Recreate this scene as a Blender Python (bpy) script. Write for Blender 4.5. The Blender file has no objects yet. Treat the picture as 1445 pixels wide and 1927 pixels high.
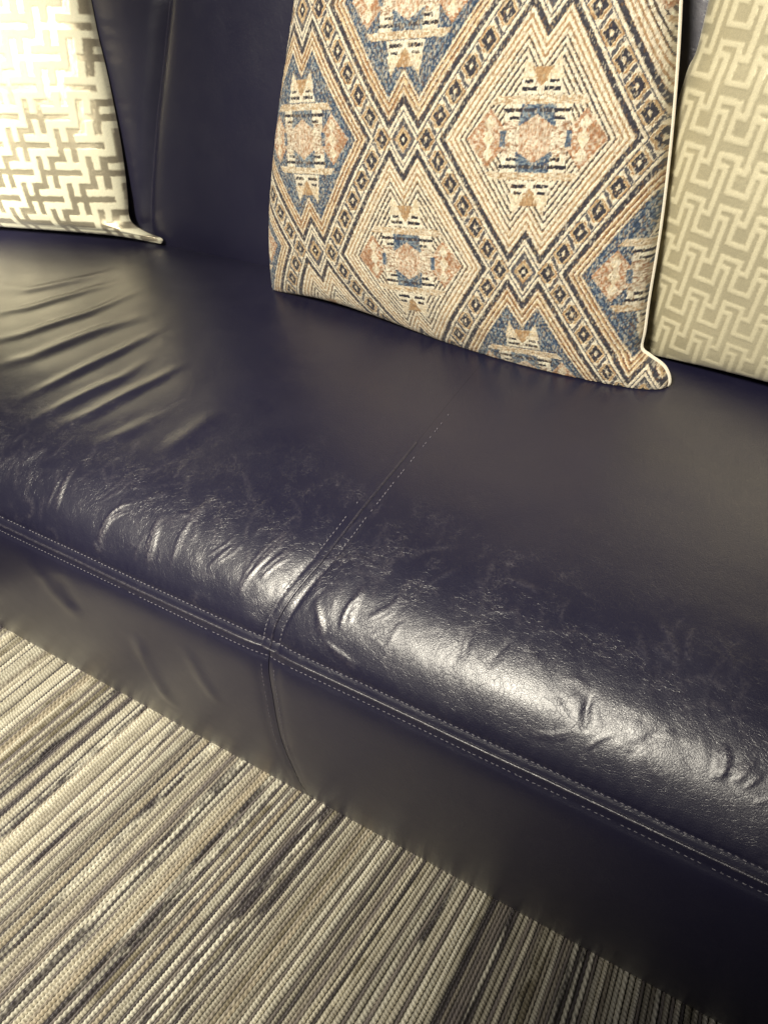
import bpy, math, random
import numpy as np
from mathutils import Matrix, Vector
random.seed(7); rng = np.random.default_rng(7)
S = bpy.context.scene
COL = S.collection

# ------------------------------------------------------------------ camera
# world frame: x along the sofa, y towards its back, z up, floor at z = 0 (metres)
CC = np.array([722.5, 963.5]); F = 1391.0
XA = np.array([0.86566536, 0.30316188, -0.39839223])
YA = np.array([0.49415658, -0.64495216, 0.58296311])
ZA = -np.array([0.08021174, 0.70151911, 0.70812218])
RM = np.stack([XA, YA, ZA])                      # camera axes (right, down, forward) -> world
CAMP = np.array([0.0, 0.0, 0.935])
cam = bpy.data.cameras.new('camera'); cam.sensor_fit = 'VERTICAL'; cam.sensor_height = 24.0
cam.lens = 24.0 * F / 1927.0; cam.clip_start = 0.01; cam.clip_end = 50
cam.dof.use_dof = True; cam.dof.focus_distance = 0.78; cam.dof.aperture_fstop = 9.0
cobj = bpy.data.objects.new('camera', cam); COL.objects.link(cobj)
r_, u_, b_ = RM @ [1, 0, 0], RM @ [0, -1, 0], RM @ [0, 0, -1]
cobj.matrix_world = Matrix(((r_[0], u_[0], b_[0], 0), (r_[1], u_[1], b_[1], 0), (r_[2], u_[2], b_[2], CAMP[2]), (0, 0, 0, 1)))
S.camera = cobj

# ------------------------------------------------------------------ light
S.view_settings.view_transform = 'Standard'; S.view_settings.look = 'None'
S.view_settings.exposure = 0.0; S.view_settings.gamma = 1.0
S.render.engine = 'CYCLES'
W = bpy.data.worlds.new('World'); S.world = W; W.use_nodes = True
W.node_tree.nodes['Background'].inputs[0].default_value = (0.56, 0.54, 0.58, 1)
W.node_tree.nodes['Background'].inputs[1].default_value = 0.125

def spot(name, loc, aim, power, angle, blend, radius, color):
    l = bpy.data.lights.new(name, 'SPOT'); l.energy = power; l.spot_size = math.radians(angle)
    l.spot_blend = blend; l.shadow_soft_size = radius; l.color = color
    o = bpy.data.objects.new(name, l); COL.objects.link(o); o.location = loc
    o.rotation_euler = (Vector(aim) - Vector(loc)).to_track_quat('-Z', 'Y').to_euler()
    return o
WARM = (1.0, 0.92, 0.73)
spot('pillow_spot', (-2.05, -0.80, 1.45), (-1.58, 0.72, 0.60), 560, 24, 0.7, 0.08, (1.0, 0.94, 0.74))  # unseen narrow spot, added to brighten the left pillow
spot('aimed_spot', (-0.72, -1.00, 2.10), (-1.28, 0.78, 0.60), 400, 19, 0.8, 0.08, (1.0, 0.93, 0.72))  # extra spot added for the right half of the left pillow
spot('aimed_spot', (-0.70, -0.95, 2.35), (-0.76, -0.04, 0.0), 440, 37, 1.0, 0.12, WARM)  # added spot that brightens the left side of the rug
spot('aimed_spot', (-0.44, -1.05, 2.35), (-0.28, 0.84, 0.56), 430, 34, 0.6, 0.24, (1.0, 0.93, 0.78))

# ------------------------------------------------------------------ helpers
def ray(px, py):
    return RM @ np.array([px - CC[0], py - CC[1], F])
def on_z(px, py, z):
    v = ray(px, py); return CAMP + v * ((z - CAMP[2]) / v[2])
def thing(name, label, cat, loc, group=None):
    o = bpy.data.objects.new(name, None); COL.objects.link(o); o.location = loc
    o.empty_display_size = 0.1; o['label'] = label; o['category'] = cat
    if group: o['group'] = group
    return o
def finish(name, me, mat, parent=None, smooth=True):
    if mat: me.materials.append(mat)
    if smooth: me.polygons.foreach_set('use_smooth', np.ones(len(me.polygons), bool))
    me.update()
    o = bpy.data.objects.new(name, me); COL.objects.link(o)
    if parent: o.parent = parent
    return o
def mesh_np(name, V, Q):
    me = bpy.data.meshes.new(name)
    V = np.ascontiguousarray(V, np.float32); Q = np.ascontiguousarray(Q, np.int32)
    me.vertices.add(len(V)); me.vertices.foreach_set('co', V.ravel())
    k = Q.shape[1]
    me.loops.add(Q.size); me.loops.foreach_set('vertex_index', Q.ravel())
    me.polygons.add(len(Q)); me.polygons.foreach_set('loop_start', np.arange(0, Q.size, k, dtype=np.int32))
    me.update(calc_edges=True)
    return me
def quads(nv, nu, flip=False):
    i = np.arange(nv - 1)[:, None] * nu + np.arange(nu - 1)[None, :]
    q = np.stack([i, i + 1, i + nu + 1, i + nu], -1).reshape(-1, 4)
    return q[:, ::-1] if flip else q
def colattr(me, name, C):
    a = me.color_attributes.new(name, 'FLOAT_COLOR', 'POINT')
    c = np.ones((len(me.vertices), 4), np.float32); c[:, :C.shape[1]] = C
    a.data.foreach_set('color', c.ravel())
def grid_obj(name, P, mat, parent, root, flip=False, attrs=None):
    nv, nu = P.shape[:2]
    me = mesh_np(name, P.reshape(-1, 3) - np.array(root), quads(nv, nu, flip))
    for k, c in (attrs or {}).items(): colattr(me, k, c.reshape(nv * nu, -1))
    return finish(name, me, mat, parent)
_tab = rng.random((257, 257))
def vnoise(x, y):
    xi = np.floor(x).astype(int); yi = np.floor(y).astype(int)
    fx = x - xi; fy = y - yi; fx = fx * fx * (3 - 2 * fx); fy = fy * fy * (3 - 2 * fy)
    a = _tab[xi & 255, yi & 255]; b = _tab[(xi + 1) & 255, yi & 255]
    c = _tab[xi & 255, (yi + 1) & 255]; d = _tab[(xi + 1) & 255, (yi + 1) & 255]
    return (a * (1 - fx) + b * fx) * (1 - fy) + (c * (1 - fx) + d * fx) * fy
def fbm(x, y, o=3):
    s = 0; a = 0.5
    for i in range(o):
        s = s + a * (vnoise(x * 2 ** i + 17.3 * i, y * 2 ** i + 5.1 * i) - 0.5); a *= 0.5
    return s
def smooth_line(pts, step):
    P = np.array(pts, float); out = []
    E = np.vstack([2 * P[0] - P[1], P, 2 * P[-1] - P[-2]])
    for i in range(1, len(E) - 2):
        p0, p1, p2, p3 = E[i - 1], E[i], E[i + 1], E[i + 2]
        t = np.linspace(0, 1, 24, endpoint=False)[:, None]
        out.append(0.5 * ((2 * p1) + (-p0 + p2) * t + (2 * p0 - 5 * p1 + 4 * p2 - p3) * t ** 2 + (-p0 + 3 * p1 - 3 * p2 + p3) * t ** 3))
    out.append(P[-1:]); C = np.vstack(out)
    d = np.r_[0, np.cumsum(np.linalg.norm(np.diff(C, axis=0), axis=1))]
    n = max(2, int(round(d[-1] / step)) + 1); s = np.linspace(0, d[-1], n)
    return s, np.stack([np.interp(s, d, C[:, k]) for k in range(C.shape[1])], 1)
def capsule_batch(A, B, N, r):
    """thin thread stitches from A to B, bulging along N"""
    A, B, N = map(np.asarray, (A, B, N)); n = len(A)
    T = B - A; L = np.linalg.norm(T, axis=1, keepdims=True); T = T / L
    W_ = np.cross(T, N)
    rings = []
    for t, rr, up in ((0, .45, -.5), (.25, 1, .35), (.75, 1, .35), (1, .45, -.5)):
        for k in range(5):
            a = 2 * math.pi * k / 5
            rings.append(A + T * L * t + (N * (math.sin(a) * rr + up) + W_ * math.cos(a) * rr) * r)
    V = np.stack(rings, 1).reshape(-1, 3)
    q = [(i * 5 + k, i * 5 + (k + 1) % 5, (i + 1) * 5 + (k + 1) % 5, (i + 1) * 5 + k) for i in range(3) for k in range(5)]
    Q = (np.array(q)[None] + (np.arange(n) * 20)[:, None, None]).reshape(-1, 4)
    return V, Q
def tube(P, N, r):
    P = np.asarray(P); N = np.asarray(N); n = len(P)
    T = np.gradient(P, axis=0); T /= np.linalg.norm(T, axis=1, keepdims=True)
    B = np.cross(T, N); B /= np.linalg.norm(B, axis=1, keepdims=True); N = np.cross(B, T)
    a = np.linspace(0, 2 * math.pi, 9)
    V = P[:, None] + r * (N[:, None] * np.sin(a)[None, :, None] + B[:, None] * np.cos(a)[None, :, None])
    return V                                    # (n, 9, 3), seam column doubled

# ------------------------------------------------------------------ materials
def nt(name):
    m = bpy.data.materials.new(name); m.use_nodes = True
    return m, m.node_tree.nodes, m.node_tree.links, m.node_tree.nodes['Principled BSDF']
def mixrgb(N, Lk, fac, a, b):
    n = N.new('ShaderNodeMix'); n.data_type = 'RGBA'
    for i, v in ((0, fac), (6, a), (7, b)):
        if hasattr(v, 'is_output'): Lk.new(v, n.inputs[i])
        else: n.inputs[i].default_value = v if i == 0 else (*v, 1)
    return n.outputs[2]
def mth(N, Lk, op, a, b=None, c=None, clamp=False):
    n = N.new('ShaderNodeMath'); n.operation = op; n.use_clamp = clamp
    for i, v in enumerate((a, b, c)):
        if v is None: continue
        if hasattr(v, 'is_output'): Lk.new(v, n.inputs[i])
        else: n.inputs[i].default_value = v
    return n.outputs[0]

def leather_mat(name, wear=True, rough=0.36):
    m, N, Lk, B = nt(name)
    tc = N.new('ShaderNodeTexCoord').outputs['Object']
    def noise(scale, det=3, rgh=.5, vec=None, dist=0):
        n = N.new('ShaderNodeTexNoise'); n.inputs['Scale'].default_value = scale; n.inputs['Detail'].default_value = det
        n.inputs['Roughness'].default_value = rgh; n.inputs['Distortion'].default_value = dist
        Lk.new(vec or tc, n.inputs['Vector']); return n
    def vor(scale, feat, vec):
        n = N.new('ShaderNodeTexVoronoi'); n.feature = feat; n.inputs['Scale'].default_value = scale
        Lk.new(vec, n.inputs['Vector']); return n
    # warped coordinates so that the cells are uneven
    wn = noise(38, 3, .6)
    wm = N.new('ShaderNodeVectorMath'); wm.operation = 'MULTIPLY_ADD'
    Lk.new(wn.outputs['Color'], wm.inputs[0]); wm.inputs[1].default_value = (.03, .03, .03); Lk.new(tc, wm.inputs[2])
    wv = wm.outputs[0]
    peb = vor(480, 'DISTANCE_TO_EDGE', tc).outputs['Distance']
    crk = vor(125, 'DISTANCE_TO_EDGE', wv).outputs['Distance']
    crk2 = vor(48, 'DISTANCE_TO_EDGE', wv).outputs['Distance']
    at = N.new('ShaderNodeAttribute'); at.attribute_name = 'wear'
    sep = N.new('ShaderNodeSeparateColor'); Lk.new(at.outputs['Color'], sep.inputs[0])
    wearR, creaseG = sep.outputs[0], sep.outputs[1]
    l1 = mth(N, Lk, 'SUBTRACT', 1.0, mth(N, Lk, 'DIVIDE', crk, 0.05), clamp=True)
    l2 = mth(N, Lk, 'SUBTRACT', 1.0, mth(N, Lk, 'DIVIDE', crk2, 0.03), clamp=True)
    patch = noise(26, 4, .65).outputs['Fac']
    pm = mth(N, Lk, 'MULTIPLY', mth(N, Lk, 'SUBTRACT', patch, 0.47), 5.0, clamp=True)
    pat2 = noise(95, 3, .6).outputs['Fac']
    pm2 = mth(N, Lk, 'MULTIPLY', mth(N, Lk, 'SUBTRACT', pat2, 0.42), 4.0, clamp=True)
    lines = mth(N, Lk, 'MAXIMUM', l1, mth(N, Lk, 'MULTIPLY', l2, 0.9))
    def hair(scale, width, det, dist):
        a = noise(scale, det, .62, None, dist).outputs['Fac']
        return mth(N, Lk, 'SUBTRACT', 1.0, mth(N, Lk, 'DIVIDE', mth(N, Lk, 'ABSOLUTE', mth(N, Lk, 'SUBTRACT', a, .5)), width), clamp=True)
    hairs = mth(N, Lk, 'MAXIMUM', hair(38, .011, 4, .5), mth(N, Lk, 'MAXIMUM', mth(N, Lk, 'MULTIPLY', hair(84, .018, 3, .7), .7), mth(N, Lk, 'MULTIPLY', hair(60, .013, 4, 1.1), .8)))
    k = mth(N, Lk, 'MULTIPLY', mth(N, Lk, 'MULTIPLY', hairs, pm), mth(N, Lk, 'MULTIPLY', pm2, wearR), clamp=True)
    # streaky fibres in marked creases
    cre = mth(N, Lk, 'MULTIPLY', creaseG, mth(N, Lk, 'MULTIPLY', mth(N, Lk, 'SUBTRACT', noise(330, 4, .7).outputs['Fac'], .40), 3.2, clamp=True))
    k = mth(N, Lk, 'MAXIMUM', k, mth(N, Lk, 'MULTIPLY', cre, 0.85))
    dirt = noise(7, 5, .6).outputs['Fac']
    base = mixrgb(N, Lk, dirt, (.0082, .0078, .0262), (.0155, .0142, .038))
    dust = mth(N, Lk, 'MULTIPLY', mth(N, Lk, 'SUBTRACT', noise(900, 2, .5).outputs['Fac'], .70), 8.0, clamp=True)
    k = mth(N, Lk, 'MAXIMUM', k, mth(N, Lk, 'MULTIPLY', dust, mth(N, Lk, 'MULTIPLY', wearR, .10)))
    colr = mixrgb(N, Lk, mth(N, Lk, 'MULTIPLY', k, 0.46), base, (.30, .27, .29))
    Lk.new(colr, B.inputs['Base Color'])
    rr = mth(N, Lk, 'ADD', rough - .095, mth(N, Lk, 'MULTIPLY', noise(13, 6, .7).outputs['Fac'], .22))
    Lk.new(rr, B.inputs['Roughness']); B.inputs['IOR'].default_value = 1.5; B.inputs['Specular IOR Level'].default_value = 1.0
    B.inputs['Coat Weight'].default_value = .22; B.inputs['Coat Roughness'].default_value = .30
    # bump: pebble grain + cracks + handling wrinkles
    h = mth(N, Lk, 'MULTIPLY', mth(N, Lk, 'MINIMUM', peb, .25), .20)
    h = mth(N, Lk, 'ADD', h, mth(N, Lk, 'MULTIPLY', mth(N, Lk, 'MULTIPLY', lines, mth(N, Lk, 'ADD', mth(N, Lk, 'MULTIPLY', mth(N, Lk, 'MULTIPLY', pm, wearR), .30), .11)), -.40))
    h = mth(N, Lk, 'ADD', h, mth(N, Lk, 'MULTIPLY', noise(60, 4, .6).outputs['Fac'], mth(N, Lk, 'ADD', .16, mth(N, Lk, 'MULTIPLY', wearR, .30))))
    h = mth(N, Lk, 'ADD', h, mth(N, Lk, 'MULTIPLY', noise(300, 3, .6).outputs['Fac'], mth(N, Lk, 'ADD', .015, mth(N, Lk, 'MULTIPLY', creaseG, .6))))
    bp = N.new('ShaderNodeBump'); bp.inputs['Strength'].default_value = 1.0; bp.inputs['Distance'].default_value = 0.0011
    Lk.new(h, bp.inputs['Height']); Lk.new(bp.outputs[0], B.inputs['Normal'])
    return m
M_LEATHER = leather_mat('navy_leather')
def plain(name, col, rough=.7, bump=0, scale=400):
    m, N, Lk, B = nt(name); n = N.new('ShaderNodeTexNoise'); n.inputs['Scale'].default_value = scale
    n.inputs['Detail'].default_value = 3
    Lk.new(N.new('ShaderNodeTexCoord').outputs['Object'], n.inputs['Vector'])
    Lk.new(mixrgb(N, Lk, n.outputs['Fac'], tuple(c * .75 for c in col), tuple(min(1, c * 1.25) for c in col)), B.inputs['Base Color'])
    B.inputs['Roughness'].default_value = rough
    if bump:
        bp = N.new('ShaderNodeBump'); bp.inputs['Distance'].default_value = bump; Lk.new(n.outputs['Fac'], bp.inputs['Height']); Lk.new(bp.outputs[0], B.inputs['Normal'])
    return m
M_THREAD = plain('grey_thread', (.20, .19, .225), .5, 0)
M_PIPE = plain('cream_piping_cloth', (.78, .72, .60), .75, .0004, 900)
M_BACKCLOTH = plain('cream_backing_cloth', (.45, .40, .31), .85, .0005, 700)
def cloth_mat(name, rough, sheen, fine, dist, satin=False, sat_m=.35):
    m, N, Lk, B = nt(name)
    a = N.new('ShaderNodeAttribute'); a.attribute_name = 'weave'
    tc = N.new('ShaderNodeTexCoord').outputs['Object']
    n = N.new('ShaderNodeTexNoise'); n.inputs['Scale'].default_value = fine; n.inputs['Detail'].default_value = 2; Lk.new(tc, n.inputs['Vector'])
    v = mth(N, Lk, 'ADD', .72, mth(N, Lk, 'MULTIPLY', n.outputs['Fac'], .56))
    mu = N.new('ShaderNodeVectorMath'); mu.operation = 'SCALE'; Lk.new(a.outputs['Color'], mu.inputs[0]); Lk.new(v, mu.inputs['Scale'])
    Lk.new(mu.outputs[0], B.inputs['Base Color'])
    B.inputs['Roughness'].default_value = rough
    if satin:
        g = N.new('ShaderNodeAttribute'); g.attribute_name = 'satin'
        s = N.new('ShaderNodeSeparateColor'); Lk.new(g.outputs['Color'], s.inputs[0])
        Lk.new(mth(N, Lk, 'SUBTRACT', rough, mth(N, Lk, 'MULTIPLY', s.outputs[0], .42)), B.inputs['Roughness'])
        Lk.new(mth(N, Lk, 'MULTIPLY', s.outputs[0], sat_m), B.inputs['Metallic'])
    B.inputs['Sheen Weight'].default_value = sheen; B.inputs['Sheen Roughness'].default_value = .4
    bp = N.new('ShaderNodeBump'); bp.inputs['Distance'].default_value = dist; Lk.new(n.outputs['Fac'], bp.inputs['Height']); Lk.new(bp.outputs[0], B.inputs['Normal'])
    return m
M_TAP = cloth_mat('tapestry_weave', .85, .15, 1100, .0006)
M_FRET = cloth_mat('fret_velvet_on_satin', .75, .25, 1300, .0003, satin=True)
M_SATIN = cloth_mat('fret_satin', .75, .25, 1300, .0003, satin=True, sat_m=.72)
M_YARN = cloth_mat('rug_yarn', .42, .1, 1500, .0003)
M_RUGBASE = plain('rug_backing', (.05, .045, .042), .9, .001, 300)
M_FLOOR = plain('floor_carpet', (.22, .19, .15), .9, .001, 250)

# ------------------------------------------------------------------ sofa surface
SEAT_Z = 0.385
PROF_TOP = [(.93, .30), (.90, .350), (.875, .374), (.85, .382), (.80, .385), (.65, .389), (.52, .390), (.45, .388), (.40, .383), (.36, .373), (.328, .356), (.306, .335), (.294, .320), (.288, .312)]
PROF_FACE = [(.288, .312), (.280, .290), (.272, .25), (.264, .20), (.259, .15), (.258, .10), (.262, .055), (.270, .018), (.276, .004), (.30, .002)]
PROF_BACK = [(.872, .335), (.866, .355), (.866, .385), (.872, .43), (.892, .52), (.922, .64), (.958, .78), (.99, .90), (1.02, .955), (1.07, .97), (1.12, .94)]
class Sheet:
    """a leather sheet: a profile in (y, z) swept along x; s = arc length from the seam end"""
    def __init__(self, prof, step, rev=False):
        self.s, self.p = smooth_line(prof, step)
        if rev: self.s = self.s[-1] - self.s
        t = np.gradient(self.p, axis=0); t /= np.linalg.norm(t, axis=1, keepdims=True)
        self.n = np.stack([t[:, 1], -t[:, 0]], 1)
        o = np.argsort(self.s); self.s, self.p, self.n = self.s[o], self.p[o], self.n[o]
        if self.n[len(self.n) // 2] @ np.array([-1, .3]) < 0: self.n = -self.n
    def pos(self, s): return np.stack([np.interp(s, self.s, self.p[:, k]) for k in (0, 1)], -1)
    def nrm(self, s):
        n = np.stack([np.interp(s, self.s, self.n[:, k]) for k in (0, 1)], -1); return n / np.linalg.norm(n, axis=-1, keepdims=True)
    def hit(self, px, py):
        v = ray(px, py); best = None
        P = self.p
        for i in range(len(P) - 1):
            a, b = P[i], P[i + 1]; d = b - a
            M = np.array([[v[1], -d[0]], [v[2], -d[1]]]); r = np.array([a[0] - CAMP[1], a[1] - CAMP[2]])
            det = np.linalg.det(M)
            if abs(det) < 1e-12: continue
            t, u = np.linalg.solve(M, r)
            if t > 0 and -.01 <= u <= 1.01 and (best is None or t < best[0]):
                best = (t, self.s[i] + u * (self.s[i + 1] - self.s[i]))
        return None if best is None else np.array([CAMP[0] + v[0] * best[0], best[1]])
    def line(self, pts):
        h = [self.hit(*p) for p in pts]; return np.array([q for q in h if q is not None])
TOP = Sheet(PROF_TOP, .003, rev=True)       # s = 0 at the front seam, growing towards the back
FACE = Sheet(PROF_FACE, .003)               # s = 0 at the front seam, growing downwards
BACK = Sheet(PROF_BACK, .004)
def seg_dist(X, Y, L, taper=True):
    """distance to a polyline and the position (0..1) along it"""
    D = np.full(X.shape, 9.0); T = np.zeros(X.shape)
    ln = np.r_[0, np.cumsum(np.linalg.norm(np.diff(L, axis=0), axis=1))]; tot = ln[-1]
    for i in range(len(L) - 1):
        a, b = L[i], L[i + 1]; d = b - a; q = d @ d
        t = np.clip(((X - a[0]) * d[0] + (Y - a[1]) * d[1]) / q, 0, 1)
        dd = np.hypot(X - a[0] - t * d[0], Y - a[1] - t * d[1])
        k = dd < D; D[k] = dd[k]; T[k] = ((ln[i] + t * math.sqrt(q)) / tot)[k]
    return D, T

# the depth seam on the seat and its continuation down the face, x as a function of s
_st = TOP.line([(500, 1225), (515, 1175), (555, 1110), (603, 1055), (650, 995), (700, 932), (800, 812), (860, 738)])
o_ = np.argsort(_st[:, 1]); _st = _st[o_]
_ff = FACE.line([(500, 1240), (510, 1310), (526, 1390), (552, 1452), (590, 1508)]); o_ = np.argsort(_ff[:, 1]); _ff = _ff[o_]
def seam_top(s): return np.interp(s, _st[:, 1], _st[:, 0])
def seam_face(s): return np.interp(s, np.r_[0, _ff[:, 1]], np.r_[seam_top(0.0), _ff[:, 0]])

# folds of the seat leather: pixels of the photograph traced onto the seat, width and height in metres
RNG2 = np.random.default_rng(21)
RIDGES = [
 ([(-60, 545), (60, 545), (180, 520), (262, 498)], .010, .0030),
 ([(-60, 602), (60, 578), (160, 548), (262, 522)], .009, .0032),
 ([(-60, 655), (40, 632), (170, 588), (290, 536)], .009, .0036),
 ([(-40, 700), (60, 672), (190, 620), (310, 582)], .011, .0040),
 ([(0, 772), (100, 722), (210, 668), (330, 606)], .009, .0036),
 ([(10, 822), (110, 768), (230, 710), (300, 660)], .009, .0036),
 ([(70, 828), (180, 775), (290, 716), (368, 672)], .009, .0034),
 ([(140, 858), (240, 815), (330, 768)], .010, .0018),
 ([(285, 890), (330, 840), (400, 785), (440, 765)], .013, .0022),
 ([(-60, 880), (60, 850), (120, 820)], .012, .0012),
]
CREASE = [
 ([(102, 965), (112, 930), (145, 872)], .0035, .0012, .9),
 ([(188, 1040), (192, 1005), (212, 968), (262, 945)], .0042, .0016, 1.0),
 ([(176, 1015), (190, 1042)], .003, .0008, .7),
 ([(276, 1070), (285, 1035), (310, 968)], .0042, .0016, 1.0),
 ([(318, 1078), (330, 1040), (352, 985), (420, 925)], .005, .0008, .6),
 ([(388, 1070), (430, 1040), (455, 1015)], .004, .0008, .5),
 ([(450, 1125), (465, 1090), (500, 1045), (560, 1000)], .005, .0014, .85),
 ([(480, 1090), (520, 1055), (560, 1030)], .004, .0008, .7),
 ([(400, 945), (350, 975), (300, 985)], .003, .0005, .5),
 ([(180, 950), (220, 925), (260, 890)], .003, .0004, .5),
 ([(590, 1130), (600, 1170), (604, 1205)], .0045, .0016, .8),
 ([(640, 1195), (655, 1150), (672, 1120), (690, 1095)], .0045, .0018, .9),
 ([(604, 1200), (640, 1230), (680, 1260)], .004, .0010, .5),
 ([(685, 1170), (730, 1150), (770, 1110)], .005, .0008, .4),
 ([(858, 1260), (866, 1215), (880, 1165)], .005, -.0016, .5),
 ([(905, 1265), (940, 1230), (965, 1205)], .004, -.0010, .3),
 ([(1100, 1385), (1104, 1340), (1112, 1290)], .005, -.0022, .5),
 ([(1098, 1375), (1040, 1385), (990, 1378)], .004, .0005, .3),
 ([(1165, 1420), (1210, 1395), (1260, 1360)], .005, -.0014, .5),
 ([(1345, 1475), (1362, 1440), (1358, 1395)], .005, .0020, .8),
 ([(1375, 1475), (1400, 1460), (1425, 1440)], .004, .0016, .9),
 ([(1030, 1160), (1010, 1190)], .003, .0004, .3),
 ([(1218, 1300), (1222, 1262)], .004, .0006, .2),
]
def bump_line(h, X, Y, L, w, amp, ends=4, und=0):
    m = 3.2 * w * (2.2 if und else 1); k = (X > L[:, 0].min() - m) & (X < L[:, 0].max() + m) & (Y > L[:, 1].min() - m) & (Y < L[:, 1].max() + m)
    if not k.any(): return
    D, T = seg_dist(X[k], Y[k], L); tp = np.clip(np.minimum(T, 1 - T) * ends, 0, 1); tp = tp * tp * (3 - 2 * tp)
    h[k] += amp * (np.exp(-(D / w) ** 2) - (und * np.exp(-(D / (2.2 * w)) ** 2) if und else 0)) * tp
RL = [(TOP.line(p), w, h) for p, w, h in RIDGES]; CL = []
for p, w, h, g in CREASE:
    L = TOP.line(p); CL.append((L, w, .28 * h, .5 * g))
    d = L[-1] - L[0]; nrm_ = np.array([-d[1], d[0]]) / (np.linalg.norm(d) + 1e-9)
    for k in range(4):
        o_ = rng.normal(0, .8) * w; q = L + nrm_ * o_ + rng.normal(0, .0012, L.shape); m0 = rng.uniform(0, .25)
        q = q[0] + (q - q[0]) * (1 - m0) if k % 2 else q[-1] + (q - q[-1]) * (1 - m0)
        CL.append((smooth_line(q, .006)[1] if len(q) > 2 else q, .0016, .55 * h, g))

for i in range(260):                      # many small creases crossing the rolled front edge
    cx = RNG2.uniform(-1.0, .30); cs = abs(RNG2.normal(.075, .038)) + .012; n_ = RNG2.integers(3, 6)
    ang = math.pi / 2 + RNG2.normal(0.15, .50); stp = RNG2.uniform(.006, .013); q = [(cx, cs)]
    bend = RNG2.normal(0, .28)
    for _ in range(n_): ang += bend + RNG2.normal(0, .16); q.append((q[-1][0] + math.cos(ang) * stp, max(.008, q[-1][1] + math.sin(ang) * stp)))
    CL.append((np.array(q), RNG2.uniform(.0015, .0034), RNG2.choice([-1, 1]) * RNG2.uniform(.0002, .0007), RNG2.uniform(.12, .5)))
def top_disp(x, s):
    h = .0040 * fbm(x * 5 + 3, s * 5 + 1, 2) + .0016 * fbm(x * 17, s * 22 + 9, 2)
    h = np.array(h)
    for L, w, a in RL: bump_line(h, x, s, L, w * 1.15, 1.2 * a, 2.2, .3)
    for L, w, a, g in CL: bump_line(h, x, s, L, w, .55 * a, 3)
    band = np.exp(-((s - .085) / .055) ** 2)
    wx = x + .015 * fbm(x * 30, s * 30, 2)
    h = h + band * .0015 * fbm(wx * 34 + s * 25, s * 9 + 4, 3)
    # seams: leather pulled down at the stitch rows with a puffed strip between
    ds = np.abs(s); pull = -.0035 * np.exp(-(ds / .022) ** 2)
    row = -.0010 * np.exp(-((ds - .0105) / .0022) ** 2)
    dx = np.abs(x - seam_top(s)) * .85
    fade = np.clip((.34 - s) / .22, .08, 1)
    pull = pull - .0032 * np.exp(-(dx / .020) ** 2) * fade
    row = row - (.0011 * np.exp(-((dx - .0085) / .0022) ** 2)) * fade
    pk = .00022 * np.sin(x * 2 * math.pi / .013 + 5 * vnoise(x * 30, x * 0)) * np.exp(-((ds - .017) / .007) ** 2)
    return h + pull + row + pk
def top_wear(x, s):
    lo = np.clip(fbm(x * 6 + 2, s * 6, 3) * 2.2 + .55, 0, 1)
    w = np.exp(-((s - .13) / .095) ** 2) * (.35 + lo) * np.clip(1.15 - np.abs(x + .42) * .9, .35, 1)
    w = np.clip(w, 0, 1) + .09
    g = np.zeros_like(x)
    for L, wd, a, gg in CL:
        t = np.zeros_like(g); bump_line(t, x, s, L, wd * 1.1, gg, 4); g = np.maximum(g, t)
    return np.stack([w, g, np.zeros_like(x)], -1)
FOLD_F = [([(255, 1190), (275, 1240), (330, 1330)], .012, .0030), ([(345, 1210), (380, 1275), (420, 1330)], .011, .0018), ([(60, 1050), (100, 1110), (160, 1170)], .014, .0020), ([(110, 1080), (150, 1150)], .014, -.0016)]
FL = [(FACE.line(p), w, h) for p, w, h in FOLD_F]
def face_disp(x, s):
    h = .006 * fbm(x * 4 + 30, s * 5, 2) + .0006 * fbm(x * 20, s * 20, 2)
    for L, w, a in FL:
        D, T = seg_dist(x, s, L); tp = np.clip(np.minimum(T, 1 - T) * 4, 0, 1); h = h + a * np.exp(-(D / w) ** 2) * tp
    h = h - .0030 * np.exp(-(s / .022) ** 2) - .0010 * np.exp(-((s - .0095) / .0022) ** 2)
    dx = np.abs(x - seam_face(s))
    h = h - .0035 * np.exp(-(dx / .013) ** 2) + .0012 * np.exp(-((dx - .006) / .003) ** 2)
    return h * np.clip((.325 - s) / .11, 0, 1)
def surf(sh, disp, x, s):
    x = np.asarray(x, float); s = np.asarray(s, float)
    p = sh.pos(s); n = sh.nrm(s); h = disp(x, s)
    P = np.stack([x, p[..., 0] + n[..., 0] * h, p[..., 1] + n[..., 1] * h], -1)
    return P, np.stack([x * 0, n[..., 0], n[..., 1]], -1)
def xs_between(xl, xr, dense, near, n1, n2):
    pass

ROOT = (-.45, .6, 0)
sofa = thing('sofa', 'dark navy leather sofa with stitched seams, creased seat and front resting on the striped rug', 'sofa', ROOT)
def build_sheet(name, sh, disp, svals, xl, xr, nx, attrs=None, flip=False, pw=None):
    """xl, xr: functions of s; nx columns, optionally unevenly spaced by pw"""
    s = svals[:, None]; t = np.linspace(0, 1, nx) if pw is None else pw(np.linspace(0, 1, nx))
    x = xl(s) * (1 - t)[None] + xr(s) * t[None]; s = np.broadcast_to(s, x.shape)
    P, _ = surf(sh, disp, x, s)
    at = {'wear': attrs(x, s)} if attrs else {'wear': np.clip(fbm(x * 7, s * 9 + 4, 3) * .9 + .05, .02, .3)[..., None] * (.15 if name == 'back_panel' else 1) * np.array([1., 0, 0])}
    return grid_obj(name, P, M_LEATHER, sofa, ROOT, flip, at)
def even(a, b, parts):                   # piecewise-even spacing: list of (length, step)
    v = [a]
    for ln, st in parts:
        k = int(round(ln / st)); v += list(v[-1] + np.arange(1, k + 1) * ln / k)
    v = np.array(v); v = (v - v[0]) / (v[-1] - v[0]); return v
EPS = .0004
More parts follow.
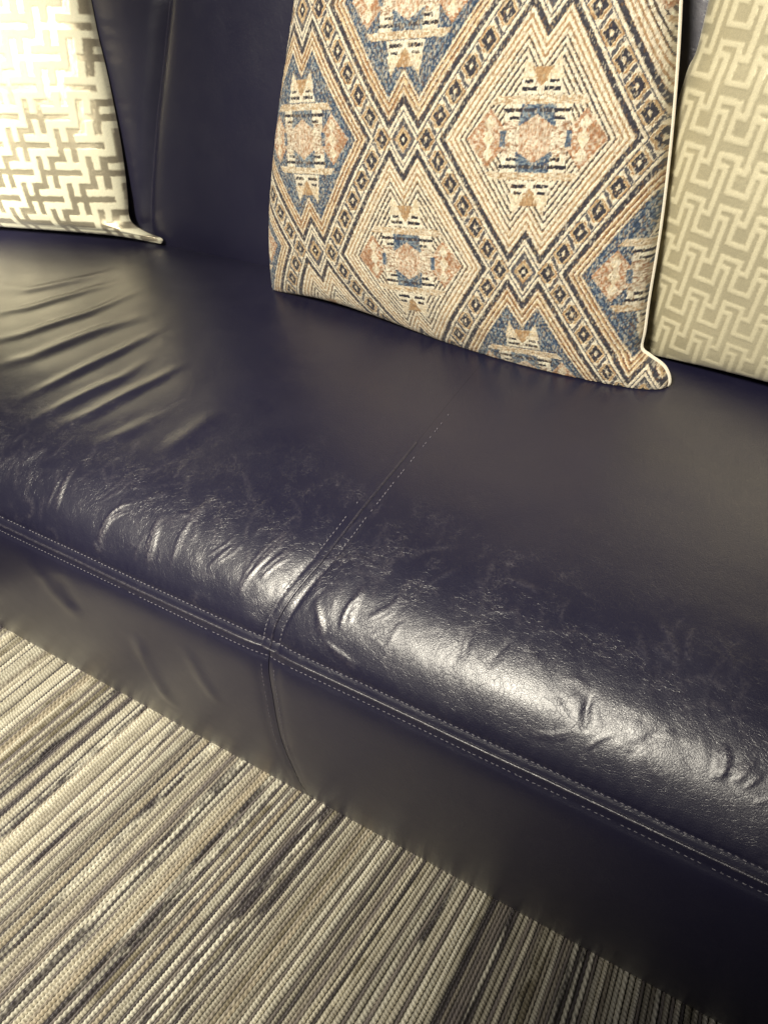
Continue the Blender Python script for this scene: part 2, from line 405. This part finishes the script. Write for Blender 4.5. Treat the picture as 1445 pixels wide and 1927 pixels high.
s_top = np.r_[np.linspace(0, .22, 123), np.linspace(.22, TOP.s[-1], 115)[1:]]
tl = even(0, 1, [(1.2, .03), (.75, .0020)]); tr = even(0, 1, [(.62, .0020), (.9, .03)])
build_sheet('seat_panel', TOP, top_disp, s_top, lambda s: s * 0 - 2.28, lambda s: seam_top(s) - .0001, len(tl), top_wear, False, lambda t: tl)
build_sheet('seat_panel', TOP, top_disp, s_top, lambda s: seam_top(s) + .0001, lambda s: s * 0 + 1.19, len(tr), top_wear, False, lambda t: tr)
s_f = np.linspace(0, FACE.s[-1], 100); tl2, tr2 = tl, tr
tlf = even(0, 1, [(1.2, .03), (.75, .0035)]); trf = even(0, 1, [(.62, .0035), (.9, .03)])
build_sheet('front_panel', FACE, face_disp, s_f, lambda s: s * 0 - 2.28, lambda s: seam_face(s) - EPS, len(tlf), None, True, lambda t: tlf)
build_sheet('front_panel', FACE, face_disp, s_f, lambda s: seam_face(s) + EPS, lambda s: s * 0 + 1.19, len(trf), None, True, lambda t: trf)
# backrest: upright panels with vertical seams between
_bs = BACK.line([(275, 430), (275, 370), (285, 220), (297, 110), (308, 0)]); o_ = np.argsort(_bs[:, 1]); _bs = _bs[o_]
BX = [lambda s: s * 0 - 2.28, lambda s: s * 0 - 1.50, lambda s: np.interp(s, _bs[:, 1], _bs[:, 0]), lambda s: np.interp(s, _bs[:, 1], _bs[:, 0]) + .50, lambda s: s * 0 + .12, lambda s: s * 0 + .62, lambda s: s * 0 + 1.19]
for i in range(6):
    a, b = BX[i], BX[i + 1]
    def bd(x, s, a=a, b=b):
        d = np.minimum(x - a(s), b(s) - x); d = np.clip(d, 0, 1)
        h = -.016 * np.exp(-d / .012) + .004 * fbm(x * 5 + 50, s * 4, 2) + .012 * np.clip(1 - d / .12, 0, 1) * 0
        h = h + .0018 * fbm(x * 26 + 7, s * 5, 2) - .0012 * np.exp(-((d - .011) / .003) ** 2)
        return h
    sb = np.linspace(0, BACK.s[-1], 130)
    build_sheet('back_panel', BACK, bd, sb, lambda s, a=a: a(s) + EPS, lambda s, b=b: b(s) - EPS, 120 if i in (2, 3) else 60)
    if i < 5:
        sq = np.linspace(.01, .62, 160)
        y = BACK.pos(sq); n = BACK.nrm(sq)
        P = np.stack([b(sq), y[:, 0] - n[:, 0] * .0150, y[:, 1] - n[:, 1] * .0150], 1)
        grid_obj('back_seam_piping', tube(P, np.stack([sq * 0, n[:, 0], n[:, 1]], 1), .0020), M_LEATHER, sofa, ROOT, True, {'wear': np.full((160, 9, 3), .3)})
# carcass behind and under the leather
def box_obj(name, x0, x1, y0, y1, z0, z1, mat, parent=None, root=(0, 0, 0)):
    V = np.array([(x, y, z) for x in (x0, x1) for y in (y0, y1) for z in (z0, z1)]) - np.array(root)
    Q = np.array([(0, 1, 3, 2), (4, 6, 7, 5), (0, 4, 5, 1), (2, 3, 7, 6), (0, 2, 6, 4), (1, 5, 7, 3)])
    return finish(name, mesh_np(name, V, Q), mat, parent, False)
box_obj('base_frame', -2.27, 1.18, .315, 1.10, .012, .30, plain('dark_base', (.02, .02, .025), .8), sofa, ROOT)
# front seam fold and its two stitch rows
xq = np.linspace(-1.5, .6, 900); P, n = surf(TOP, top_disp, xq, xq * 0 + .0005)
nn = n * .6 + surf(FACE, face_disp, xq, xq * 0 + .001)[1] * .4
P = P + nn * (.0002 + .0004 * fbm(xq * 60, xq * 0, 2)[:, None])
grid_obj('seam_piping', tube(P, nn, .0017), M_LEATHER, sofa, ROOT, True, {'wear': np.full((900, 9, 3), .5)})
sq = np.linspace(.002, .30, 160); P, n = surf(TOP, top_disp, seam_top(sq), sq)
grid_obj('seam_piping', tube(P + n * .0001, n, .0015), M_LEATHER, sofa, ROOT, True, {'wear': np.full((160, 9, 3), .5)})
def stitches(name, sh, disp, X, Sv, pitch=.0056, ln=.0032, r=.00055, skip=0, fade=False):
    L = np.r_[0, np.cumsum(np.hypot(np.diff(X), np.diff(Sv)))]
    c = np.arange(pitch, L[-1] - pitch, pitch); c = c + rng.normal(0, .0003, len(c))
    c = c[rng.random(len(c)) > (skip if not fade else skip + np.clip((c / L[-1] - .45) / .55, 0, 1) * .9)]
    jit = rng.normal(0, .00018, len(c))
    fx = lambda q: np.interp(q, L, X); fs = lambda q: np.interp(q, L, Sv)
    A, nA = surf(sh, disp, fx(c - ln / 2), fs(c - ln / 2) + jit); B, nB = surf(sh, disp, fx(c + ln / 2), fs(c + ln / 2) - jit)
    V, Q = capsule_batch(A + nA * .0003, B + nB * .0003, nA, r)
    o = finish(name, mesh_np(name, V - np.array(ROOT), Q), M_THREAD, sofa); o['kind'] = 'stuff'; return o
xr_ = np.linspace(-1.4, .5, 600)
stitches('stitching', TOP, top_disp, xr_, xr_ * 0 + .0105, skip=.02)
stitches('stitching', FACE, face_disp, xr_, xr_ * 0 + .0095, r=.0004, skip=.06)
sq = np.linspace(.004, .31, 200)
stitches('stitching', TOP, top_disp, seam_top(sq * .75) - .0100, sq * .75, skip=.1, fade=True)
stitches('stitching', TOP, top_disp, seam_top(sq * 1.2) + .0100, sq * 1.2, fade=True)
sq = np.linspace(.012, .16, 60)
stitches('stitching', FACE, face_disp, seam_face(sq) - .008, sq, r=.0003, skip=.3)
stitches('stitching', FACE, face_disp, seam_face(sq) + .008, sq, r=.0003, skip=.3)

# ------------------------------------------------------------------ cushions
def seat_height(y):
    p = TOP.p[np.argsort(TOP.p[:, 0])]; return np.interp(y, p[:, 0], p[:, 1])
class Cushion:
    def __init__(self, base, a, tilt, left, right, bottom, top, tf, tb, n, squash=.45):
        self.base = np.array(base, float); self.a = np.array(a, float); self.a /= np.linalg.norm(self.a)
        h = np.cross([0, 0, 1], self.a)                    # horizontal, away from the viewer
        self.b = h * math.sin(tilt) + np.array([0, 0, 1]) * math.cos(tilt)
        self.n = -h * math.cos(tilt) + np.array([0, 0, 1]) * math.sin(tilt)
        cv = lambda L: np.array([self.pix(*p[:2]) if p[2] == 'p' else p[:2] for p in [(*q, 'p') if len(q) == 2 else q for q in L]])
        self.e = [smooth_line(cv(L), .004)[1] for L in (left, right, bottom, top)]
        self.tf, self.tb, self.N, self.sq = tf, tb, n, squash
    def pix(self, px, py):
        v = ray(px, py); t = ((self.base - CAMP) @ self.n) / (v @ self.n); q = CAMP + v * t - self.base
        return np.array([q @ self.a, q @ self.b])
    def edge(self, k, t):
        E = self.e[k]; L = np.r_[0, np.cumsum(np.linalg.norm(np.diff(E, axis=0), axis=1))]; L /= L[-1]
        return np.stack([np.interp(t, L, E[:, 0]), np.interp(t, L, E[:, 1])], -1)
    def plane(self, u, v):                                # u, v in 0..1
        l, r, bo, to = self.edge(0, v), self.edge(1, v), self.edge(2, u), self.edge(3, u)
        c00, c10, c01, c11 = self.edge(2, 0.), self.edge(2, 1.), self.edge(3, 0.), self.edge(3, 1.)
        U, V = u[..., None], v[..., None]
        return (1 - U) * l + U * r + (1 - V) * bo + V * to - ((1 - U) * (1 - V) * c00 + U * (1 - V) * c10 + (1 - U) * V * c01 + U * V * c11)
    def puff(self, u, v, front=True):
        q = np.clip(4 * u * (1 - u), 0, 1) ** self.sq * np.clip(4 * v * (1 - v), 0, 1) ** self.sq
        return q * (self.tf if front else -self.tb)
    def point(self, u, v, front=True, extra=0):
        ab = self.plane(u, v); t = self.puff(u, v, front)
        w = np.clip(16 * u * (1 - u) * v * (1 - v) * 4, 0, 1)
        if front: t = t + w * (.012 * fbm(u * 3.2 + self.base[0] * 9, v * 3.2, 2) + .003 * fbm(u * 11, v * 11 + 3, 2))
        t = t + extra
        P = self.base + ab[..., :1] * self.a + ab[..., 1:] * self.b + t[..., None] * self.n
        zs = seat_height(P[..., 1]) + .0015
        k = (P[..., 2] < zs) & (P[..., 1] < .9); P[..., 2] = np.where(k, zs, P[..., 2])
        return P

def pillow(name, label, cush, mat, colour_fn, backmat, res, group, piping=True):
    root = tuple(cush.base)
    t = thing(name, label, 'pillow', root, group)
    n = res; g = (1 - np.cos(np.linspace(0, math.pi, n))) / 2 * .25 + np.linspace(0, 1, n) * .75
    U, V = np.meshgrid(g, g)
    C, sat, hgt = colour_fn(cush, U, V)
    P = cush.point(U, V, True, hgt * np.clip(40 * np.minimum(np.minimum(U, 1 - U), np.minimum(V, 1 - V)), 0, 1))
    grid_obj('front_cover', P, mat, t, root, False, {'weave': C, 'satin': np.repeat(sat[..., None], 3, -1)})
    gb = np.linspace(0, 1, 70); Ub, Vb = np.meshgrid(gb, gb)
    Cb = np.broadcast_to(np.array([.5, .44, .34]), Ub.shape + (3,))
    grid_obj('back_cover', cush.point(Ub, Vb, False), backmat, t, root, True, {'weave': Cb, 'satin': np.zeros(Ub.shape + (3,))})
    if piping:
        tt = np.linspace(0, 1, 220)
        for k, (u, v) in enumerate(((tt * 0, tt), (tt * 0 + 1, tt), (tt, tt * 0), (tt, tt * 0 + 1))):
            E = cush.point(u, v, True) + np.array([0, 0, .001])
            grid_obj('piping', tube(E, np.broadcast_to(cush.n, E.shape), .0024 if k != 2 else .0014), M_PIPE, t, root, True)
    return t

# --- woven argyle pattern of the middle cushion
CREAM = np.array([.77, .70, .555]); TAN = np.array([.42, .28, .15]); BRN = np.array([.26, .125, .06]); BLK = np.array([.020, .018, .030])
BLUE = np.array([.040, .068, .125]); LBL = np.array([.22, .27, .30]); GOLD = np.array([.60, .46, .27]); RUST = np.array([.37, .205, .09])
KEYS = [((1040, 255), (0, 0)), ((750, 257), (-.5, 0)), ((1262, 288), (.5, 0)), ((998, 513), (0, .5)), ((1078, -45), (0, -.5)), ((597, 475), (-1, .5)),
        ((765, 490), (-.5, .5)), ((585, 260), (-1, 0)), ((750, 20), (-.5, -.5)), ((1185, 515), (.5, .5)), ((838, 256), (-.352, 0)), ((1228, 272), (.352, 0)),
        ((1003, 437), (0, .35)), ((1065, 25), (0, -.35)), ((665, 260), (-.65, 0)), ((745, 330), (-.5, .15)), ((752, 195), (-.5, -.15)), ((895, 520), (-.148, .5)), ((652, 475), (-.852, .5)),
        ((1110, 515), (.148, .5)), ((1000, 560), (0, .62))]
def tap_colour(c, U, V):
    keys = KEYS
    # rays of the key pixels onto the cushion's own front surface
    gu = np.linspace(.02, .98, 160); GU, GV = np.meshgrid(gu, gu); G = c.point(GU, GV, True) - CAMP
    cm = np.einsum('...k,kj->...j', G, RM); px = CC[0] + F * cm[..., 0] / cm[..., 2]; py = CC[1] + F * cm[..., 1] / cm[..., 2]
    ab = c.plane(GU, GV); rows = []; tgt = []
    for (x, y), pq in keys:
        d = (px - x) ** 2 + (py - y) ** 2; i = np.unravel_index(np.argmin(d), d.shape)
        if d[i] < 60 ** 2 and y > -60: rows.append(ab[i] + (0, 0)); tgt.append(pq)
    rows = np.array(rows); tgt = np.array(tgt)
    def basis(A):
        a, b = A[..., 0] - .3, A[..., 1] - .3
        return np.stack([a * 0 + 1, a, b, a * b, a * a, b * b, a * a * a * 2, a * a * b, a * b * b], -1)
    Bm = basis(rows); reg = np.diag([0, 0, 0, 1, 1, 1, 6, 6, 6]) * .008
    K = np.linalg.solve(Bm.T @ Bm + reg, Bm.T @ tgt)
    pq = basis(c.plane(U, V)) @ K
    p, q = pq[..., 0], pq[..., 1]
    # weave: threads about 1.1 mm wide; every float takes its own place, tone and now and then its neighbour's colour
    ab = c.plane(U, V); tx = np.floor(ab[..., 0] / .0012).astype(int); ty = np.floor(ab[..., 1] / .0026 + (tx % 3) / 3).astype(int)
    hs = lambda k: _tab[(tx * 7 + ty * 13 + k * 31) & 255, (tx * 3 - ty * 5 + k * 17) & 255]
    p = p + (hs(1) - .5) * .0026 + .0016 * fbm(U * 260, V * 260, 2); q = q + (hs(2) - .5) * .0032
    # nearest lattice diamond
    best = np.full(p.shape, 9.); lp = np.zeros_like(p); lq = np.zeros_like(q); idx = np.zeros(p.shape, int)
    w0 = .062
    for j in range(-4, 5):
        off = .5 * (j % 2)
        ci = np.round(p - off) + off; dp = p - ci; dq = q - j * .5
        D = np.abs(dp) + .62 * np.abs(dq); k = D < best
        best = np.where(k, D, best); lp = np.where(k, dp, lp); lq = np.where(k, dq, lq)
        idx = np.where(k, np.round((ci * 2)).astype(int) * 100 + j, idx)
    ap = np.abs(lp); aq = np.abs(lq); app = np.where(ap < w0, 2 * w0 - ap, ap)
    D = app + .62 * aq
    ci2 = np.floor_divide(idx + 50, 100); jj = idx - ci2 * 100
    # white diamonds: (0,0), (-.5,.5); blue: (-1,0), (-.5,-.5), (.5,.5), (0,1)
    blue = ((ci2 + jj) // 2) % 2 == 1
    m1 = fbm(U * 190, V * 420, 2) * 2; m2 = fbm(U * 420 + 9, V * 150, 2) * 2; m3 = fbm(U * 34, V * 34, 2) * 2
    C = np.zeros(p.shape + (3,)); H = np.zeros(p.shape)
    def put(mask, col, h=0.0):
        C[mask] = col if np.ndim(col) == 1 else col[mask]; H[mask] = h
    mixc = lambda a, b, t: a + (b - a) * np.clip(t, 0, 1)[..., None]
    ln = (D / .0205) % 1.0
    cream = mixc(CREAM, GOLD, .12 + m1 * .7); dark = mixc(BLK + .03, TAN * .35, .3 + m2)
    # inside, white kind: concentric thin lines
    put(np.ones(p.shape, bool), cream, .0004)
    put((ln < .40), dark, -.0002)
    out = (D > .272) & (D < .33); put(out & (ln < .40), mixc(TAN, BRN, .2 + m2), 0)
    # inside, blue kind
    bl = blue & (D < .335)
    put(bl, mixc(BLUE, LBL, .38 + m1 * 1.7 + m2 * .9), 0)
    put(bl & (ln < .36), mixc(BLUE * .55, BLUE, .5 + m2), -.0002)
    ob = bl & (D > .278); put(ob, mixc(GOLD, RUST, .35 + m3 * 1.4), .0003)
    put(ob & (ln < .32), mixc(BRN, BLK, .3 + m1), -.0002); put(ob & (ln > .66), mixc(GOLD, CREAM, .7 + m1), .0003)
    # centre motif
    mm = np.where(blue, 1.0, 1.0); x, y = ap * mm, aq * mm; sy = lq
    brown = mixc(BRN * 1.5, CREAM, .36 + m1 * 1.6 + .5 * np.sin(lp * 240) * np.sin(lq * 170)); brown = mixc(brown, BRN * 1.3, .35 + m3)
    side = (np.abs(x - .165) / .080 + y / .105) < 1; put(side, brown, .0003)
    put(((np.abs(x - .165) / .022 + y / .035) < 1) | ((np.abs(x - .165) / .02 + np.abs(y - .055) / .03) < 1), mixc(CREAM, GOLD, m1 + .3), .0005)
    core = (x < .115) & (y < .118); put(core, mixc(CREAM, BRN, .34 + m1 * 1.5), .0003)
    put((x < .065) & (y < .118) & (y > .045), mixc(BLUE, LBL, .45 + m1 * 2), .0003)
    put((x < .055) & (y + x * .7 < .085), mixc(brown, CREAM, .3 + m2), .0004)
    put((x > .06) & (x < .115) & (y < .118) & (y > .062), CREAM, .0005)
    put((x > .055) & (x < .12) & (np.abs(y - .098) < .0065), BLK, .0002); put((x < .05) & (x > .006) & (np.abs(y - .098) < .0065), BLK + .03, .0002)
    put((x > .06) & (x < .095) & (np.abs(y - .072) < .006), BLK, .0002)
    put((x > .105) & (x < .125) & (y < .028), mixc(BLUE, LBL, m1 + .3), 0)
    bar = (x < .17 - (y - .118) * .9) & (y > .118) & (y < .146); put(bar, mixc(TAN, CREAM, .48 + m1 * 1.4), .0003)
    cap = (x < .078 - (y - .15) * .25) & (y > .150) & (y < .205) & (y < .205 + 0 * x); put(cap & (x > .0), CREAM, .0005)
    put((x > .012) & (x < .066) & (np.abs(y - .168) < .0065), BLK, .0002); put((x > .028) & (x < .058) & (np.abs(y - .193) < .0055), BLK, .0002)
    vee = (y > .175) & (x < .02 + (y - .175) * .5) & (y < .24); put(vee & (x < (y - .175) * .9), mixc(TAN, RUST, .3 + m1), .0002)
    spike = (y >= .2) & (y < .285) & (x > (y - .175) * .55) & (x < .072 - (y - .2) * .22); put(spike, mixc(GOLD, CREAM, .6 + m1), .0004)
    # thick dark outline and the border bands
    put((D > .331) & (D < .350), mixc(BLK, BLK + .05, .5 + m1), -.0002)
    bd = D >= .352; put(bd, mixc(CREAM, GOLD, .15 + m1 * .5), .0004)
    put((D > .364) & (D < .3705), BLK + .07, 0)
    k = np.round(aq * 12); pk = .407 - .62 * k / 12; dp = ap - pk; dq = aq - k / 12
    e = np.abs(dp) / .034 + np.abs(dq) / .047
    # cell dividers, slanting with the crossing band
    fr = (aq - (ap - (.407 - .62 * aq)) * .8) * 12; fr = np.abs(fr - np.round(fr - .5) - .5)
    put(bd & (e < 1.22) & (D > .369), mixc(TAN, RUST, .25 + m3 * 1.8), .0002)
    put(bd & (e < .98) & (D > .369), mixc(GOLD, CREAM, .1 + m1), .0003)
    put(bd & (e < .86), mixc(BLK, BLK + .03, m1 + .5), -.0001); put(bd & (e < .28), mixc(CREAM, GOLD, .4 + m1), .0004)
    put(bd & (D > .373) & (fr < .075) & (e > .85), BLK + .06, 0)
    # small centre diamond of each crossing
    for (ex, ey) in ((ap, aq - .5), (ap - .5, aq)):
        e2 = np.abs(ex) / .036 + np.abs(ey) / .05
        put(bd & (e2 < 1.25) & (e2 > 1.05), BLK + .08, 0); put(bd & (e2 < 1.02), mixc(TAN, RUST, .2 + m3 * 1.5), .0002); put(bd & (e2 < .8), GOLD, .0002)
        put(bd & (e2 < .6), BLK, -.0001); put(bd & (e2 < .2), CREAM, .0004)
    sw = hs(3); mute = np.where(blue & (D < .278), .20, .10)
    C = np.where((sw < mute * .5)[..., None], C * .45 + GOLD * .4, C); C = np.where(((sw > 1 - mute * .8))[..., None], C * .5 + CREAM * .42, C)
    C = np.where(((sw > .47) & (sw < .47 + mute * .45))[..., None], C * .45 + RUST * .3, C)
    th = .76 + .46 * hs(4)                 # single threads
    C = np.clip(C * th[..., None], .008, .85)
    H = H * 1.3 + .0007 * (hs(4) - .5) + .0006 * fbm(U * 330, V * 330, 1)
    return C, np.zeros(p.shape), H

def fret_raster(kind):
    n = 72 if kind == 'hook' else 40; g = np.zeros((n, n))
    def ln(x, y, dx, dy, k):
        for i in range(k + 1): g[(y + dy * i) % n, (x + dx * i) % n] = 1
        return x + dx * k, y + dy * k
    if kind == 'hook':
        for c in range(9):
            for k in range(8):
                x = 8 * c + 4 * k; y = 9 * k
                ln(x, y, 1, 0, 4); ln(x, y, 0, 1, 6); ln(x + 4, y, 0, 1, 6); ln(x + 4, y + 6, 1, 0, 4)
                ln(x, y + 2, 1, 0, 2); ln(x + 2, y + 2, 0, 1, 9); ln(x, y + 11, 1, 0, 2)
    else:
        for a in range(20):
            for b in range(20):
                x = 4 * a - 4 * b; y = 4 * a + 4 * b
                ln(x, y - 2, 0, 1, 4); ln(x + 2, y - 2, 0, 1, 4); ln(x, y, 1, 0, 6); ln(x + 2, y - 2, 1, 0, 2)
        g = 1 - g
    return g
def fret_colour(kind, unit, rot, light, dark):
    g = fret_raster(kind); g = np.roll(g, 1, 0)
    def fn(c, U, V):
        ab = c.plane(U, V); a, b = ab[..., 0], -ab[..., 1]
        x = (a * math.cos(rot) - b * math.sin(rot)) / unit + 120; y = (a * math.sin(rot) + b * math.cos(rot)) / unit + 120
        x = x + .12 * fbm(U * 90, V * 90, 2); y = y + .12 * fbm(U * 90 + 7, V * 90, 2)
        def samp(x, y):
            xi = np.floor(x).astype(int) % len(g); yi = np.floor(y).astype(int) % len(g); return g[yi, xi]
        k = sum(samp(x + dx, y + dy) for dx in (-.06, .06) for dy in (-.06, .06)) / 4
        C = dark + (light - dark) * k[..., None]
        C = C * (1 + .25 * fbm(U * 500, V * 500, 1))[..., None]
        return C, 1 - k, k * .0006
    return fn

# middle cushion
zb = SEAT_Z + .004
mid = Cushion((-.70, .800, zb), (1, -.03, 0), math.radians(15),
    left=[(515, 546), (516, 480), (521, 380), (536, 250), (556, 110), (572, 0), (586, -90), (.073, .46, 'm'), (.05, .505, 'm')],
    right=[(1236, 742), (1258, 722), (1250, 692), (1222, 670), (1206, 655), (1212, 620), (1220, 560), (1241, 430), (1259, 280), (1272, 130), (1279, 0), (1282, -90), (.497, .46, 'm'), (.52, .505, 'm')],
    bottom=[(515, 546), (620, 562), (720, 592), (850, 640), (1000, 690), (1130, 724), (1190, 738), (1236, 742)],
    top=[(.05, .505, 'm'), (.17, .486, 'm'), (.29, .482, 'm'), (.41, .487, 'm'), (.52, .505, 'm')], tf=.082, tb=.035, n=600, squash=.36)
pillow('patterned_pillow', 'square tapestry pillow woven with brown, blue and black diamonds, standing between two pale ones', mid, M_TAP, tap_colour, M_BACKCLOTH, 590, 'pillows standing on the sofa')
# left cushion
p0 = on_z(-10, 440, SEAT_Z); p1 = on_z(300, 458, SEAT_Z); av = (p1 - p0); av[2] = 0; av = av / np.linalg.norm(av)
lb = p1 - av * .62; lb[2] = zb
lef = Cushion(lb, av, math.radians(17),
    left=[(-.02, .0, 'm'), (.03, .15, 'm'), (.03, .38, 'm'), (-.02, .52, 'm')],
    right=[(303, 459), (306, 449), (276, 437), (246, 414), (240, 360), (228, 270), (205, 150), (186, 70), (172, 0), (160, -60), (.556, .45, 'm'), (.58, .52, 'm')],
    bottom=[(-.02, .0, 'm'), (.1, .010, 'm'), (.3, .010, 'm'), (.52, .006, 'm'), (303, 459)],
    top=[(-.02, .52, 'm'), (.12, .498, 'm'), (.28, .493, 'm'), (.44, .498, 'm'), (.58, .52, 'm')], tf=.075, tb=.05, n=380)
pillow('fret_pillow', 'pale satin pillow with cream basketweave fret, left of the bare stretch of backrest', lef, M_SATIN,
       fret_colour('hash', .0102, 0.0, np.array([.76, .73, .58]), np.array([.56, .50, .38])), M_BACKCLOTH, 380, 'pillows standing on the sofa', piping=False)
# right cushion
rb = on_z(1222, 672, SEAT_Z); rb[1] += .002; rb[2] = zb
rig = Cushion(rb, (1, -.09, 0), math.radians(14),
    left=[(-.012, -.002, 'm'), (1222, 560), (1232, 440), (1255, 280), (1292, 140), (1312, 95), (1335, 0), (1352, -70), (-.037, .46, 'm'), (-.06, .53, 'm')],
    right=[(.56, .0, 'm'), (.53, .15, 'm'), (.53, .38, 'm'), (.56, .53, 'm')],
    bottom=[(-.012, -.002, 'm'), (.1, .004, 'm'), (.3, .006, 'm'), (.56, .0, 'm')],
    top=[(-.06, .53, 'm'), (.10, .508, 'm'), (.25, .503, 'm'), (.40, .508, 'm'), (.56, .53, 'm')], tf=.075, tb=.03, n=380)
pillow('fret_pillow', 'olive cream pillow with hooked maze pattern, tucked behind the right edge of the tapestry pillow', rig, M_FRET,
       fret_colour('hook', .0051, -.10, np.array([.60, .55, .38]), np.array([.545, .495, .335])), M_BACKCLOTH, 380, 'pillows standing on the sofa', piping=False)

# ------------------------------------------------------------------ rug of laid cords
fl = box_obj('floor', -4, 4, -3, 2.5, -.05, -.004, M_FLOOR); fl['kind'] = 'structure'
rug_root = (-.45, -.1, 0)
rug = thing('rug', 'flatwoven rug of cream, taupe and charcoal cords running under the sofa front', 'rug', rug_root)
box_obj('rug_backing', -1.75, .95, -.9, .46, -.003, .0015, M_RUGBASE, rug, rug_root)
def rug_slope(x):
    return math.tan(math.radians(float(np.interp(x, [-1.6, -.30, -.18, -.10, 0, .08, .2, .6], [9.5, 9.3, 8.0, 3.4, -1, -4.5, -5.5, -6]))))
PAL = {'cream': (.58, .545, .45), 'ivory': (.72, .69, .59), 'taupe': (.30, .265, .225), 'grey': (.17, .15, .15), 'char': (.060, .052, .060), 'olive': (.20, .175, .125), 'sand': (.42, .37, .29)}
seq = []
while len(seq) < 420:
    k = rng.choice(['cream', 'ivory', 'taupe', 'grey', 'char', 'olive', 'sand', 'mel', 'mel2'], p=[.22, .20, .08, .06, .04, .04, .07, .16, .13])
    seq += [k] * int(rng.choice([1, 1, 1, 2, 2]))
    if rng.random() < .80: seq += [str(rng.choice(['char', 'grey', 'taupe', 'grey']))]
Y0, Y1 = -.16, .315
yy = np.arange(Y0, Y1, .0011); x = -1.04; i = 0; cords = []
while x < .36 and len(cords) < 299:
    k = seq[i]; i += 1
    w = {'cream': .0068, 'ivory': .0072, 'taupe': .0044, 'grey': .0041, 'char': .0037, 'olive': .006, 'sand': .0062, 'mel': .0065, 'mel2': .0068}[k] * rng.uniform(.78, 1.04)
    if x > .26: w *= 1.4
    xc = x + w / 2; sl0, sl1 = rug_slope(x), rug_slope(x + w)
    off = yy - .29
    wob = .0009 * (fbm(yy * 18 + i * 3.1, yy * 0 + i, 2)) * 2
    xl = x + sl0 * off; xr = x + w + sl1 * off; xm = (xl + xr) / 2 + wob; hw = (xr - xl) / 2 * .84
    tall = {'cream': .0050, 'ivory': .0056, 'taupe': .0026, 'grey': .0022, 'char': .0020, 'olive': .0032, 'sand': .0038, 'mel': .0040, 'mel2': .0042}[k]
    pitch = rng.uniform(.0036, .0050) if k in ('cream', 'ivory', 'mel2') else rng.uniform(.0045, .0075); ph = rng.random() * 6
    cols = 5; a = np.linspace(-1, 1, cols)
    tw = np.sin(2 * math.pi * (yy[:, None] + a[None] * pitch * .35) / pitch + ph + 4.5 * fbm(yy * 60, yy * 0 + i, 2)[:, None])
    bulge = np.clip(1 - a ** 2, 0, 1) ** .5
    Z = .0016 + (tall * (1 + .26 * tw * (1 if k != 'grey' else .5)) * (1 + .55 * fbm(yy * 26, yy * 0 + i * 2, 2)[:, None])) * bulge[None]
    X = xm[:, None] + hw[:, None] * a[None] * (1 + .10 * tw)
    P = np.stack([X, np.broadcast_to(yy[:, None], X.shape), Z], -1)
    nz = fbm(yy[:, None] * 90 + i * 5, a[None] * 1.2 + i, 2) * 2; nz2 = fbm(yy[:, None] * 14 + i * 9, a[None] * .4 + i, 2) * 2
    if k == 'mel': c0, c1, t = np.array(PAL['ivory']), np.array(PAL['char']), np.clip(.48 + nz2 * 2.2 + nz * .9, 0, 1)
    elif k == 'mel2': c0, c1, t = np.array(PAL['cream']), np.array(PAL['olive']), np.clip(.45 + nz2 * 2.0 + nz * 1.0, 0, 1)
    else:
        c0 = np.array(PAL[k]); c1 = np.array(PAL[{'cream': 'taupe', 'ivory': 'sand', 'taupe': 'cream', 'grey': 'taupe', 'char': 'grey', 'olive': 'sand', 'sand': 'olive'}[k]])
        t = np.clip(.18 + nz * .7 + nz2 * .4, 0, 1)
    lum = rng.uniform(.72, 1.22)
    Cc = (c0 + (c1 - c0) * t[..., None]) * (1 + .25 * tw)[..., None] * lum
    o = grid_obj('cord', P, M_YARN, rug, rug_root, False, {'weave': Cc}); cords.append(o)
    x += w
print('cords', len(cords), 'x end', x)
